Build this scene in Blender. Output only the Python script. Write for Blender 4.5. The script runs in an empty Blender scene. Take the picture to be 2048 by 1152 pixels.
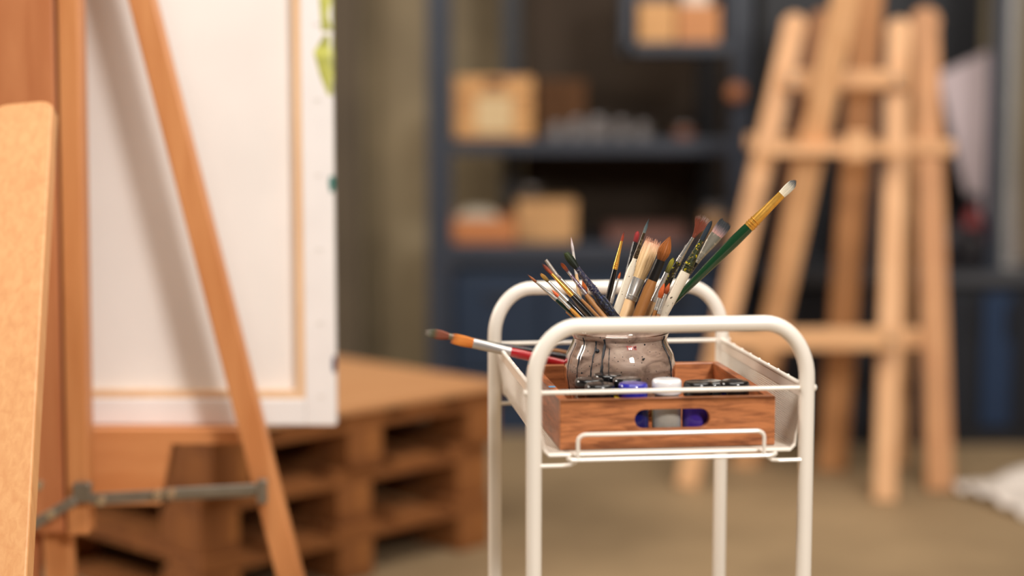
import bpy, math, random
import numpy as np
from mathutils import Vector, Matrix, Quaternion
random.seed(7)
# ------------------------------------------------------------------ camera
S = bpy.context.scene
COL = S.collection
F = 60/36*2048
PITCH = math.radians(6.13)
HC = 1.0506
cd = bpy.data.cameras.new('camera'); cam = bpy.data.objects.new('camera', cd); COL.objects.link(cam)
cam.location = (0, 0, HC); cam.rotation_euler = (math.pi/2-PITCH, 0, 0)
cd.lens = 60; cd.sensor_width = 36; cd.clip_start = .05; cd.clip_end = 60
cd.dof.use_dof = True; cd.dof.focus_distance = 2.13; cd.dof.aperture_fstop = 1.22
S.camera = cam
# ------------------------------------------------------------------ world, lights, exposure
w = bpy.data.worlds.new('world'); S.world = w; w.use_nodes = True
w.node_tree.nodes['Background'].inputs[0].default_value = (1, .86, .7, 1)
w.node_tree.nodes['Background'].inputs[1].default_value = .05
S.view_settings.view_transform = 'Standard'; S.view_settings.look = 'None'
S.view_settings.gamma = 1; S.view_settings.use_curve_mapping = False
S.view_settings.exposure = 0.12
def area(name, loc, target, size, power, col):
    l = bpy.data.lights.new(name, 'AREA'); l.shape = 'RECTANGLE'; l.size, l.size_y = size; l.energy = power; l.color = col
    o = bpy.data.objects.new(name, l); COL.objects.link(o); o.location = loc
    o.rotation_euler = (Vector(target)-Vector(loc)).to_track_quat('-Z', 'Y').to_euler(); return o
area('key_light', (1.6, -1.1, 2.75), (-.1, 2.6, .6), (.6, .6), 114, (1, .955, .91))
area('ceiling_light_front', (-.2, 1.2, 3.4), (0, 2.8, 0), (1.8, .6), 66, (1, .94, .87))
area('pallet_fill_light', (-2.9, 3.0, 2.0), (-.8, 3.8, .2), (.9, .9), 60, (1, .90, .80))  # unseen fill lamp, added to brighten the pallets' left faces
area('ceiling_light_back', (1.4, 3.0, 3.4), (1.0, 4.8, .2), (1.6, .6), 50, (1, .92, .83))

def ray(u, v):
    X = (u-1024)/F; V = -(v-576)/F; c, s = math.cos(PITCH), math.sin(PITCH)
    return Vector((X, c+V*s, -s+V*c))
def at(u, v, Y):                       # the point seen at (u, v) that stands Y metres in front of the camera
    r = ray(u, v); return Vector((0, 0, HC)) + r*(Y/r.y)
def ground(u, v, z=0):
    r = ray(u, v); return Vector((0, 0, HC)) + r*((z-HC)/r.z)
PX = lambda p, Y: p*Y/F
# ------------------------------------------------------------------ materials
def lin(c):
    return tuple(((x/255)/12.92 if x/255 <= .04045 else ((x/255+.055)/1.055)**2.4) for x in c[:3])+(1,)
def newmat(name):
    m = bpy.data.materials.new(name); m.use_nodes = True
    return m, m.node_tree, m.node_tree.nodes['Principled BSDF']
def plain(name, c, rough=.5, metal=0, coat=0, var=.12, scale=30, bump=0, trans=0):
    m, t, b = newmat(name)
    n = t.nodes.new('ShaderNodeTexNoise'); n.inputs['Scale'].default_value = scale; n.inputs['Detail'].default_value = 4
    tc = t.nodes.new('ShaderNodeTexCoord'); t.links.new(tc.outputs['Object'], n.inputs['Vector'])
    r = t.nodes.new('ShaderNodeValToRGB'); L = lin(c)
    r.color_ramp.elements[0].position = .3; r.color_ramp.elements[1].position = .7
    r.color_ramp.elements[0].color = tuple(x*(1-var) for x in L[:3])+(1,)
    r.color_ramp.elements[1].color = tuple(min(1, x*(1+var)) for x in L[:3])+(1,)
    t.links.new(n.outputs['Fac'], r.inputs['Fac']); t.links.new(r.outputs['Color'], b.inputs['Base Color'])
    b.inputs['Roughness'].default_value = rough; b.inputs['Metallic'].default_value = metal
    b.inputs['Coat Weight'].default_value = coat; b.inputs['Coat Roughness'].default_value = .08
    b.inputs['Transmission Weight'].default_value = trans
    if bump:
        bp = t.nodes.new('ShaderNodeBump'); bp.inputs['Strength'].default_value = bump; bp.inputs['Distance'].default_value = .002
        t.links.new(n.outputs['Fac'], bp.inputs['Height']); t.links.new(bp.outputs['Normal'], b.inputs['Normal'])
    return m
def wood(name, c1, c2, axis='z', scale=1., rough=.5, lo=.35, hi=.7, coat=0, al=3.):
    m, t, b = newmat(name)
    tc = t.nodes.new('ShaderNodeTexCoord'); mp = t.nodes.new('ShaderNodeMapping')
    s = [38*scale]*3; s['xyz'.index(axis)] = al*scale; mp.inputs['Scale'].default_value = s
    t.links.new(tc.outputs['Object'], mp.inputs['Vector'])
    n = t.nodes.new('ShaderNodeTexNoise'); n.inputs['Scale'].default_value = 1; n.inputs['Detail'].default_value = 6
    n.inputs['Roughness'].default_value = .6; n.inputs['Distortion'].default_value = .6
    t.links.new(mp.outputs['Vector'], n.inputs['Vector'])
    r = t.nodes.new('ShaderNodeValToRGB'); r.color_ramp.elements[0].position = lo; r.color_ramp.elements[1].position = hi
    r.color_ramp.elements[0].color = lin(c2); r.color_ramp.elements[1].color = lin(c1)
    t.links.new(n.outputs['Fac'], r.inputs['Fac']); t.links.new(r.outputs['Color'], b.inputs['Base Color'])
    b.inputs['Roughness'].default_value = rough; b.inputs['Coat Weight'].default_value = coat
    bp = t.nodes.new('ShaderNodeBump'); bp.inputs['Strength'].default_value = .15; bp.inputs['Distance'].default_value = .001
    t.links.new(n.outputs['Fac'], bp.inputs['Height']); t.links.new(bp.outputs['Normal'], b.inputs['Normal'])
    return m
def zramp(name, stops, z0, z1, rough=.6, metal=0, streak=.5):     # bristle colour along the brush, broken up per hair
    m, t, b = newmat(name)
    tc = t.nodes.new('ShaderNodeTexCoord'); sp = t.nodes.new('ShaderNodeSeparateXYZ'); t.links.new(tc.outputs['Object'], sp.inputs[0])
    mr = t.nodes.new('ShaderNodeMapRange'); mr.inputs[1].default_value = z0; mr.inputs[2].default_value = z1
    mp = t.nodes.new('ShaderNodeMapping'); mp.inputs['Scale'].default_value = (1800, 1800, 90); t.links.new(tc.outputs['Object'], mp.inputs[0])
    n = t.nodes.new('ShaderNodeTexNoise'); n.inputs['Scale'].default_value = 1; t.links.new(mp.outputs[0], n.inputs['Vector'])
    ad = t.nodes.new('ShaderNodeMath'); ad.operation = 'MULTIPLY_ADD'; ad.inputs[1].default_value = streak
    t.links.new(sp.outputs[2], mr.inputs[0]); t.links.new(n.outputs['Fac'], ad.inputs[0]); t.links.new(mr.outputs[0], ad.inputs[2])
    sb = t.nodes.new('ShaderNodeMath'); sb.operation = 'SUBTRACT'; sb.inputs[1].default_value = streak*.5; t.links.new(ad.outputs[0], sb.inputs[0])
    r = t.nodes.new('ShaderNodeValToRGB'); e = r.color_ramp.elements
    while len(e) < len(stops): e.new(.5)
    for k, (p, c) in enumerate(stops): e[k].position = p; e[k].color = lin(c)
    t.links.new(sb.outputs[0], r.inputs['Fac']); t.links.new(r.outputs['Color'], b.inputs['Base Color'])
    b.inputs['Roughness'].default_value = rough; b.inputs['Metallic'].default_value = metal; return m
def splatter(name, base, spots, thr=.6, scale=260, rough=.35, metal=0, coat=.3):   # handle or ferrule crusted with dried paint
    m, t, b = newmat(name)
    tc = t.nodes.new('ShaderNodeTexCoord'); prev = None
    rgb = t.nodes.new('ShaderNodeRGB'); rgb.outputs[0].default_value = lin(base); prev = rgb.outputs[0]
    for k, c in enumerate(spots):
        n = t.nodes.new('ShaderNodeTexNoise'); n.inputs['Scale'].default_value = scale*(1+.4*k); n.inputs['Detail'].default_value = 3
        mp = t.nodes.new('ShaderNodeMapping'); mp.inputs['Location'].default_value = (k*3.1, 1.7*k, .9); t.links.new(tc.outputs['Object'], mp.inputs[0])
        t.links.new(mp.outputs[0], n.inputs['Vector'])
        r = t.nodes.new('ShaderNodeValToRGB'); r.color_ramp.elements[0].position = thr; r.color_ramp.elements[1].position = thr+.04
        r.color_ramp.elements[0].color = (0, 0, 0, 1); r.color_ramp.elements[1].color = (1, 1, 1, 1)
        t.links.new(n.outputs['Fac'], r.inputs[0])
        mx = t.nodes.new('ShaderNodeMix'); mx.data_type = 'RGBA'; mx.inputs[7].default_value = lin(c)
        t.links.new(r.outputs[0], mx.inputs[0]); t.links.new(prev, mx.inputs[6]); prev = mx.outputs[2]
    t.links.new(prev, b.inputs['Base Color']); b.inputs['Roughness'].default_value = rough; b.inputs['Metallic'].default_value = metal
    b.inputs['Coat Weight'].default_value = coat; return m
_mc = {}
def M(key, fn, *a, **k):
    if key not in _mc: _mc[key] = fn(key, *a, **k)
    return _mc[key]
# ------------------------------------------------------------------ mesh builders
class MB:
    def __init__(s): s.v = []; s.f = []; s.sm = []
    def add(s, vs, fs, smooth=False):
        n = len(s.v); s.v += [tuple(x) for x in vs]; s.f += [tuple(i+n for i in f) for f in fs]; s.sm += [smooth]*len(fs)
    def box(s, a, b):
        x0, y0, z0 = a; x1, y1, z1 = b
        s.add([(x0,y0,z0),(x1,y0,z0),(x1,y1,z0),(x0,y1,z0),(x0,y0,z1),(x1,y0,z1),(x1,y1,z1),(x0,y1,z1)],
              [(0,3,2,1),(4,5,6,7),(0,1,5,4),(1,2,6,5),(2,3,7,6),(3,0,4,7)]); return s
    def beam(s, p0, p1, w, d, side=(1, 0, 0), w1=None):
        p0 = Vector(p0); p1 = Vector(p1); z = (p1-p0).normalized(); sd = Vector(side)
        x = (sd - z*sd.dot(z)).normalized(); y = z.cross(x); vs = []
        for p, ww in ((p0, w), (p1, w1 or w)):
            for sx, sy in ((-1,-1),(1,-1),(1,1),(-1,1)): vs.append(p+x*sx*ww/2+y*sy*d/2)
        s.add(vs, [(0,3,2,1),(4,5,6,7),(0,1,5,4),(1,2,6,5),(2,3,7,6),(3,0,4,7)]); return s
    def tube(s, pts, r, n=12, cap=True, flat=1.0, ref=None):
        pts = [Vector(p) for p in pts]; N = len(pts); rs = r if isinstance(r, (list, tuple)) else [r]*N
        T = [(pts[min(i+1, N-1)]-pts[max(i-1, 0)]).normalized() for i in range(N)]
        a = Vector(ref) if ref else (Vector((0, 0, 1)) if abs(T[0].z) < .9 else Vector((1, 0, 0)))
        x = (a-T[0]*a.dot(T[0])).normalized(); vs = []
        for i in range(N):
            x = (x-T[i]*x.dot(T[i])).normalized(); y = T[i].cross(x)
            for k in range(n):
                A = 2*math.pi*k/n; vs.append(pts[i]+x*math.cos(A)*rs[i]+y*math.sin(A)*rs[i]*flat)
        fs = [(i*n+k, i*n+(k+1)%n, (i+1)*n+(k+1)%n, (i+1)*n+k) for i in range(N-1) for k in range(n)]
        if cap: fs += [tuple(range(n-1, -1, -1)), tuple((N-1)*n+k for k in range(n))]
        s.add(vs, fs, True); return s
    def lathe(s, prof, n=32, c=(0, 0, 0), flat=None, cap=True):         # prof: (r, z) or (rx, ry, z)
        vs = []
        for p in prof:
            rx, ry, z = (p[0], p[0], p[1]) if len(p) == 2 else p
            for k in range(n):
                A = 2*math.pi*k/n; vs.append((c[0]+rx*math.cos(A), c[1]+ry*math.sin(A), c[2]+z))
        N = len(prof)
        fs = [(i*n+k, i*n+(k+1)%n, (i+1)*n+(k+1)%n, (i+1)*n+k) for i in range(N-1) for k in range(n)]
        if cap: fs += [tuple(range(n-1, -1, -1)), tuple((N-1)*n+k for k in range(n))]
        s.add(vs, fs, True); return s
    def ball(s, c, r, n=10, sc=(1, 1, 1)):
        pr = [(r*math.sin(math.pi*i/n)+1e-6, -r*math.cos(math.pi*i/n)) for i in range(n+1)]
        k = len(s.v); s.lathe(pr, 12)
        for i in range(k, len(s.v)):
            x, y, z = s.v[i]; s.v[i] = (c[0]+x*sc[0], c[1]+y*sc[1], c[2]+z*sc[2])
        return s
    def build(s, name, mat, parent=None, bevel=0, seg=2):
        me = bpy.data.meshes.new(name); me.from_pydata(s.v, [], s.f); me.update()
        me.polygons.foreach_set('use_smooth', s.sm); me.materials.append(mat)
        o = bpy.data.objects.new(name, me); COL.objects.link(o)
        if parent: o.parent = parent
        if bevel:
            b = o.modifiers.new('bevel', 'BEVEL'); b.width = bevel; b.segments = seg; b.limit_method = 'ANGLE'
            if any(s.sm) is False: me.polygons.foreach_set('use_smooth', [False]*len(s.sm))
        elif any(s.sm):
            md = o.modifiers.new('edges', 'EDGE_SPLIT'); md.split_angle = math.radians(40)
        return o
def tag(o, label=None, cat=None, group=None, kind=None):
    for k, v in (('label', label), ('category', cat), ('group', group), ('kind', kind)):
        if v: o[k] = v
    return o
def empty(name, loc=(0, 0, 0), rz=0, **k):
    o = bpy.data.objects.new(name, None); COL.objects.link(o); o.location = loc; o.rotation_euler = (0, 0, rz)
    o.empty_display_size = .05; return tag(o, **k)
def struct(o): o['kind'] = 'structure'; return o

# ------------------------------------------------------------------ the room
def concrete(name, c1, c2, sc, blotch=.5):
    m, t, b = newmat(name)
    tc = t.nodes.new('ShaderNodeTexCoord'); n = t.nodes.new('ShaderNodeTexNoise'); n.inputs['Scale'].default_value = sc
    n.inputs['Detail'].default_value = 8; n.inputs['Roughness'].default_value = .6; t.links.new(tc.outputs['Object'], n.inputs['Vector'])
    r = t.nodes.new('ShaderNodeValToRGB'); r.color_ramp.elements[0].position = .35; r.color_ramp.elements[1].position = .68
    r.color_ramp.elements[0].color = lin(c2); r.color_ramp.elements[1].color = lin(c1)
    t.links.new(n.outputs['Fac'], r.inputs[0]); t.links.new(r.outputs[0], b.inputs['Base Color']); b.inputs['Roughness'].default_value = .65
    bp = t.nodes.new('ShaderNodeBump'); bp.inputs['Strength'].default_value = .3; bp.inputs['Distance'].default_value = .004
    t.links.new(n.outputs['Fac'], bp.inputs['Height']); t.links.new(bp.outputs['Normal'], b.inputs['Normal']); return m
flo = concrete('floor_concrete', (176, 150, 114), (140, 118, 88), 1.3)
wal = concrete('wall_concrete', (158, 141, 109), (116, 102, 77), 1.6)
dwal = concrete('wall_side_paint', (112, 104, 92), (94, 88, 78), 1.6)
X0, X1, Y0, Y1, ZT = -3.6, 4.4, -2.4, 6.3, 3.6
struct(MB().box((X0, Y0, -.1), (X1, Y1, 0)).build('floor', flo))
struct(MB().box((X0, Y0, ZT), (X1, Y1, ZT+.1)).build('ceiling', dwal))
struct(MB().box((X0-.1, Y1, 0), (X1+.1, Y1+.1, ZT)).build('wall_back', wal))
struct(MB().box((X0-.1, Y0-.1, 0), (X1+.1, Y0, ZT)).build('wall_front', dwal))
struct(MB().box((X0-.1, Y0, 0), (X0, Y1, ZT)).build('wall_left', dwal))
struct(MB().box((X1, Y0, 0), (X1+.1, Y1, ZT)).build('wall_right', dwal))
# concrete pilaster beside the canvas, a darker band of the back wall
pa = at(560, 300, 6.25); pb = at(722, 300, 6.25)
o = struct(MB().box((pa.x, 6.2, 0), (pb.x, Y1, ZT)).build('trim_1', concrete('pilaster_concrete', (100, 86, 66), (80, 68, 52), 2.)))

# ------------------------------------------------------------------ steel rack
steel = plain('slate_blue_steel', (40, 47, 60), rough=.45, var=.1, scale=6)
dsteel = plain('navy_steel', (14, 36, 60), rough=.5, var=.12, scale=3)
blk = plain('dark_steel', (26, 28, 34), rough=.5)
RY = 5.4; RD = .48
rk = empty('steel_rack', (at(1180, 600, RY).x, RY, 0), label='wide slate blue steel shelving rack against the concrete wall behind the trolley', cat='shelving rack')
R0 = Vector(rk.location)
def rbox(name, u0, v0, u1, v1, mat, y0=RY, dep=RD, root=rk, bev=.004, z0=None, z1=None):
    a = at(u0, v1, y0); b = at(u1, v0, y0); L = Vector(root.location) if root else Vector()
    za = a.z if z0 is None else z0; zb = b.z if z1 is None else z1
    return MB().box((a.x-L.x, y0-L.y, za-L.z), (b.x-L.x, y0+dep-L.y, zb-L.z)).build(name, mat, root, bevel=bev)
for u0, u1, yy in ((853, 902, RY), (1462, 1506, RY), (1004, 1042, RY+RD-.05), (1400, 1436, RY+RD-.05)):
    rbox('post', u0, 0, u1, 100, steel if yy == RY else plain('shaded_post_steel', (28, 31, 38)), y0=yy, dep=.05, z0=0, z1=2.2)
rbox('shelf', 902, 278, 1462, 308, steel)
rbox('shelf', 902, 488, 1462, 530, steel)
rbox('back_panel', 1046, -200, 1462, 488, plain('dark_hardboard', (56, 42, 28), rough=.8, scale=4), y0=RY+RD+.002, dep=.006)
TZ = at(1000, 278, RY).z; BZ = at(1000, 488, RY).z
# blue drawer cabinet standing under the worktop shelf
cb = empty('drawer_cabinet', (at(1180, 700, RY).x, RY+.01, 0), label='dark navy steel drawer cabinet under the lowest shelf of the rack', cat='cabinet')
rbox('body', 906, 540, 1458, 800, dsteel, y0=RY+.03, dep=.42, root=cb, z0=0)
for u0, u1, v0, v1 in ((912, 1078, 552, 742), (1086, 1264, 552, 742), (1272, 1452, 552, 742), (912, 1078, 750, 868), (1086, 1264, 750, 868), (1272, 1452, 750, 868)):
    d = rbox('drawer', u0, v0, u1, v1, dsteel, y0=RY+.012, dep=.02, root=cb)
    a = at((u0+u1)/2-26, v0+40, RY); b = at((u0+u1)/2+26, v0+52, RY); L = cb.location
    MB().box((a.x-L.x, -.012, b.z), (b.x-L.x, .002, a.z)).build('handle', blk, d, bevel=.003)
# crate and boxes on the upper shelf
cr_w = wood('crate_pine', (214, 164, 104), (188, 134, 78), 'x', .5)
def openbox(name, u0, u1, v0, z, mat, yy, dep, label, cat, t=.012, slats=3, lab=None):
    a = at(u0, v0, yy); b = at(u1, v0, yy); W = b.x-a.x; H = a.z-z; D = dep
    root = empty(name, ((a.x+b.x)/2, yy+D/2, z), label=label, cat=cat)
    m = MB(); m.box((-W/2, -D/2, 0), (W/2, D/2, t)); m.build('bottom', mat, root, bevel=.002)
    for sy in (-1, 1):
        m = MB()
        for k in range(slats):
            h0 = t+(H-t)*k/slats+.003; h1 = t+(H-t)*(k+1)/slats-.003
            m.box((-W/2, sy*D/2-(t if sy > 0 else 0), h0), (W/2, sy*D/2+(0 if sy > 0 else t), h1))
        m.build('side_panel', mat, root, bevel=.002)
    for sx in (-1, 1):
        m = MB()
        for k in range(slats):
            h0 = t+(H-t)*k/slats+.003; h1 = t+(H-t)*(k+1)/slats-.003
            m.box((sx*W/2-(t if sx > 0 else 0), -D/2+t, h0), (sx*W/2+(0 if sx > 0 else t), D/2-t, h1))
        m.build('end_panel', mat, root, bevel=.002)
    if lab:
        MB().box((lab[0]*W, -D/2-.004, lab[1]*H), (lab[2]*W, -D/2-.0005, lab[3]*H)).build('paper_label', plain('aged_paper', (205, 180, 138), rough=.8), root)
        MB().box((-.1*W, -D/2-.004, .8*H), (.12*W, -D/2-.0005, .93*H)).build('hand_hole', plain('hole_brown', (90, 44, 20)), root)
    return root
openbox('wooden_crate', 908, 1066, 152, TZ, cr_w, RY+.03, .3, 'pale wooden crate with a cream paper label on the upper shelf', 'crate', lab=(-.22, .1, .24, .68))
db = plain('brown_cardboard', (92, 58, 26), rough=.8, scale=8)
def carton(name, u0, u1, v0, z, mat, yy, dep, label, cat):
    a = at(u0, v0, yy); b = at(u1, v0, yy); W = b.x-a.x; H = a.z-z
    root = empty(name, ((a.x+b.x)/2, yy+dep/2, z), label=label, cat=cat)
    MB().box((-W/2, -dep/2, 0), (W/2, dep/2, H*.97)).build('body', mat, root, bevel=.004)
    MB().box((-W/2-.002, -dep/2-.002, H*.86), (W/2+.002, dep/2+.002, H)).build('lid', mat, root, bevel=.003)
    return root
carton('cardboard_box', 1074, 1172, 160, TZ, db, RY+.14, .26, 'dark brown cardboard box beside the labelled crate on the upper shelf', 'box')
# little glass and tin pots in a line on the upper shelf
def pot(name, u, v, z, w, mat, lmat, yy, label, cat, group=None):
    p = at(u, v, yy); H = p.z-z; r = PX(w/2, yy)
    root = empty(name, (p.x, yy, z), label=label, cat=cat, group=group)
    MB().lathe([(r*.9, 0), (r, .006), (r, H*.68), (r*.8, H*.78)], 20).build('body', mat, root)
    MB().lathe([(r*.85, H*.76), (r*.85, H-.003), (r*.78, H)], 20).build('lid', lmat, root)
gl = plain('hazy_jar', (138, 132, 130), rough=.12, var=.2, coat=.5)
lidm = plain('grey_lid', (120, 118, 120), rough=.3, metal=.6)
for k, (u, v, ww, ln) in enumerate(((1112, 246, 38, 'left end of the upper shelf row'), (1155, 236, 36, 'second from the left in the upper shelf row'), (1198, 232, 44, 'widest of the upper shelf row'),
                                (1244, 238, 34, 'just right of the widest upper shelf pot'), (1286, 244, 34, 'fifth from the left in the upper shelf row'), (1368, 250, 40, 'alone at the right end of the shelf'))):
    if k == 5:
        pot('pigment_pot', u, v, TZ, ww, plain('terracotta_pot', (128, 76, 48), rough=.6), lidm, RY+.1, 'small terracotta coloured pot alone at the right end of the upper shelf', 'pot')
    else:
        pot('pigment_pot', u, v, TZ, ww, gl, lidm, RY+.1, 'small hazy grey glass pot, '+ln, 'pot', 'grey pots in a row on the upper shelf')
# lower shelf
openbox('shallow_tray', 884, 1032, 436, BZ, wood('tray_orange_wood', (196, 128, 74), (160, 92, 50), 'x', .5), RY-.0+.02, .3, 'low orange wooden tray at the left end of the lower shelf', 'tray', slats=1)
carton('kraft_box', 1034, 1152, 402, BZ, plain('kraft_card', (190, 146, 98), rough=.8, scale=6), RY+.06, .3, 'beige kraft box with a lid, mid left on the lower shelf', 'box')
# crumpled white cloth heaped in the tray
random.seed(3); m = MB(); p = at(952, 420, RY+.12); r0 = PX(46, RY)
n1, n2 = 16, 24; vs = []
for i in range(n1+1):
    th = math.pi*i/n1
    for k in range(n2):
        ph = 2*math.pi*k/n2; rr = r0*(1+.14*math.sin(3*ph+2*th)*math.sin(th)+.08*math.sin(7*ph+5*th)*math.sin(th))
        vs.append((rr*math.sin(th)*math.cos(ph), rr*.9*math.sin(th)*math.sin(ph), rr*.62*math.cos(th)))
m.add(vs, [(i*n2+k, (i+1)*n2+k, (i+1)*n2+(k+1)%n2, i*n2+(k+1)%n2) for i in range(n1) for k in range(n2)], True)
o = m.build('white_cloth', plain('white_rag', (205, 192, 172), rough=.9, bump=.4, scale=60)); o.location = (p.x, RY+.17, BZ+.012+r0*.66)
tag(o, 'crumpled white cloth heaped in the orange tray on the lower shelf', 'cloth')
pot('jam_jar', 1064, 372, at(1064, 402, RY).z, 44, plain('dim_glass', (84, 76, 66), rough=.15), lidm, RY+.16, 'dim glass jar with metal lid standing on the kraft box', 'jar')
pot('paint_tin', 1432, 408, BZ, 56, plain('tan_tin', (160, 120, 78), rough=.4), lidm, RY+.1, 'tan round tin at the right end of the lower shelf', 'tin')
carton('flat_carton', 1216, 1372, 456, BZ, plain('dull_red_card', (112, 76, 66), rough=.8), RY+.05, .25, 'flat dull red carton on the lower shelf behind the brush tips', 'box')
# hanging blue bin at the top right with a wooden block and white paper
bin_ = empty('blue_bin', (at(1355, 60, RY-.05).x, RY-.02, at(1355, 106, RY-.2).z), label='slate blue open bin fixed to the right post of the rack, holding blocks', cat='bin')
L = bin_.location
def bb(name, u0, v0, u1, v1, y0, dep): return rbox(name, u0, v0, u1, v1, steel, y0=y0, dep=dep, root=bin_)
bb('bottom', 1248, 84, 1462, 108, RY-.2, .2); bb('side_panel', 1244, -60, 1268, 108, RY-.2, .2); bb('back_panel', 1268, -60, 1462, 84, RY-.02, .015); bb('side_panel', 1448, -60, 1462, 84, RY-.2, .2)
zb = at(1300, 84, RY-.2).z
def slab(name, u0, u1, v0, z, yy, dep, mat, label, cat, bev=.004):
    a = at(u0, v0, yy); b = at(u1, v0, yy)
    o = MB().box((-(b.x-a.x)/2, -dep/2, 0), ((b.x-a.x)/2, dep/2, a.z-z)).build(name, mat, bevel=bev)
    o.location = ((a.x+b.x)/2, yy+dep/2, z); return tag(o, label, cat)
slab('wooden_block', 1276, 1352, 4, zb, RY-.18, .12, cr_w, 'left of two pine blocks in the blue bin at top', 'block')
slab('wooden_block', 1356, 1440, 10, zb, RY-.18, .12, wood('block_orange', (205, 140, 84), (178, 116, 66), 'x', .5), 'right of two pine blocks in the blue bin at top, more orange', 'block')
zc = at(1390, 10, RY-.18).z
slab('paper_stack', 1366, 1420, -24, zc, RY-.16, .09, plain('white_paper', (220, 205, 190), rough=.8), 'small white paper stack lying on the right block in the blue bin', 'paper')
kp = at(1472, 185, RY-.02)-R0
MB().ball(tuple(kp), PX(19, RY), 10, (1, .6, 1)).build('clamp_knob', plain('knob_wood', (176, 112, 74)), rk)['label'] = 'round brown knob'
# tall navy locker right of the rack
lk = empty('tall_locker', (at(1730, 500, 5.8).x, 5.83, 0), label='tall near black navy locker standing behind the easels', cat='locker')
lkm = plain('locker_navy', (15, 18, 26), rough=.5)
rbox('body', 1512, 0, 1968, 500, lkm, y0=5.85, dep=.4, root=lk, z0=.08, z1=2.1)
for u0, u1 in ((1516, 1664), (1668, 1814), (1818, 1964)):
    d = rbox('door', u0, 0, u1, 500, lkm, y0=5.83, dep=.018, root=lk, z0=.1, z1=2.08)
    q = at(u1-14, 420, 5.83); MB().box((q.x-lk.location.x-.008, -.022, q.z-.06), (q.x-lk.location.x+.008, .001, q.z+.06)).build('handle', blk, d, bevel=.003)
rbox('plinth', 1516, 0, 1964, 500, blk, y0=5.88, dep=.34, root=lk, z0=0, z1=.08)
# blue cabinet at the right with what stands on it
CB = 5.2
rc = empty('workshop_cabinet', (at(1880, 700, CB).x, CB, 0), label='long near black navy cabinet behind the easels, with one brighter blue door at right', cat='cabinet')
rbox('body', 1532, 572, 2230, 800, lkm, y0=CB+.02, dep=.45, root=rc, z0=0)
rbox('worktop', 1530, 548, 2236, 571, plain('worktop_grey', (62, 64, 70)), y0=CB-.02, dep=.5, root=rc)
for u0, u1 in ((1538, 1676), (1682, 1816), (1822, 1952), (1960, 2028), (2034, 2222)):
    d = rbox('door', u0, 586, u1, 860, plain('bright_navy_steel', (14, 42, 74), var=.1, scale=3) if u0 == 1960 else plain('navy_door', (11, 18, 30)), y0=CB, dep=.018, root=rc, z0=.06)
    if u0 == 1960: d['label'] = 'brighter blue door'
    q = at(u1-12, 640, CB); MB().box((q.x-rc.location.x-.006, -.02, q.z-.05), (q.x-rc.location.x+.006, .001, q.z+.05)).build('handle', blk, d, bevel=.003)
RZ = at(1980, 548, CB).z
PY = 5.42
pole = empty('metal_pole', (at(2016, 300, PY).x, PY, RZ), label='upright light grey metal pole standing on the cabinet at the right edge', cat='pole')
galv = plain('galvanised', (165, 162, 158), rough=.35, metal=.3)
MB().lathe([(.028, .012), (.028, 1.9)], 20).build('tube', galv, pole)
MB().lathe([(.06, 0), (.06, .008), (.03, .014)], 20).build('base', galv, pole)
st2 = empty('steel_upright', (at(1984, 300, PY).x-.012, PY-.08, RZ), label='narrow slate blue steel upright just left of the grey pole on the cabinet', cat='post')
MB().box((-.022, -.02, .01), (.022, .02, 1.8)).build('post', steel, st2, bevel=.003); MB().box((-.03, -.03, 0), (.03, .03, .01)).build('base', steel, st2)
# pale board leaning behind the easels
bd = [at(1876, 150, 5.56), at(2034, 76, 5.56), at(2034, 536, 5.56), at(1986, 536, 5.56), at(1930, 370, 5.56)]; zz0 = RZ
for q in bd[2:4]: q.z = zz0+.001
m = MB(); n = len(bd); c0 = bd[0].copy(); c0.z = bd[3].z
vs = [(p-c0) for p in bd]+[(p-c0)+Vector((0, .02, 0)) for p in bd]
m.add(vs, [tuple(range(n-1, -1, -1)), tuple(range(n, 2*n))]+[(i, (i+1) % n, n+(i+1) % n, n+i) for i in range(n)])
o = m.build('foam_board', plain('pale_board', (204, 188, 192), rough=.8, scale=2)); o.location = c0
tag(o, 'pale lilac grey board standing on the dark cabinet at the right edge', 'board')
def blob(name, u, v, z, w, yy, mat, label, cat):
    p = at(u, v, yy); r = PX(w/2, yy); H = p.z-z
    root = empty(name, (p.x, yy, z), label=label, cat=cat)
    MB().lathe([(r*.85, 0), (r, .01), (r, H*.6), (r*.55, H*.78), (r*.5, H*.84)], 20).build('body', mat, root)
    MB().lathe([(r*.55, H*.82), (r*.55, H)], 16).build('lid', blk, root)
blob('red_bottle', 1950, 388, RZ, 44, 5.48, plain('red_plastic', (130, 30, 32), rough=.35), 'red plastic bottle on the dark cabinet at the right', 'bottle')
blob('dark_bottle', 1906, 430, RZ, 44, 5.5, plain('dark_plastic', (42, 40, 46), rough=.4), 'dark bottle left of the red one on the cabinet', 'bottle')
blob('squat_jar', 1944, 455, RZ, 60, 5.35, plain('dark_grey_plastic', (36, 34, 38), rough=.4), 'squat dark grey jar standing before the red bottle', 'jar')
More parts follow.
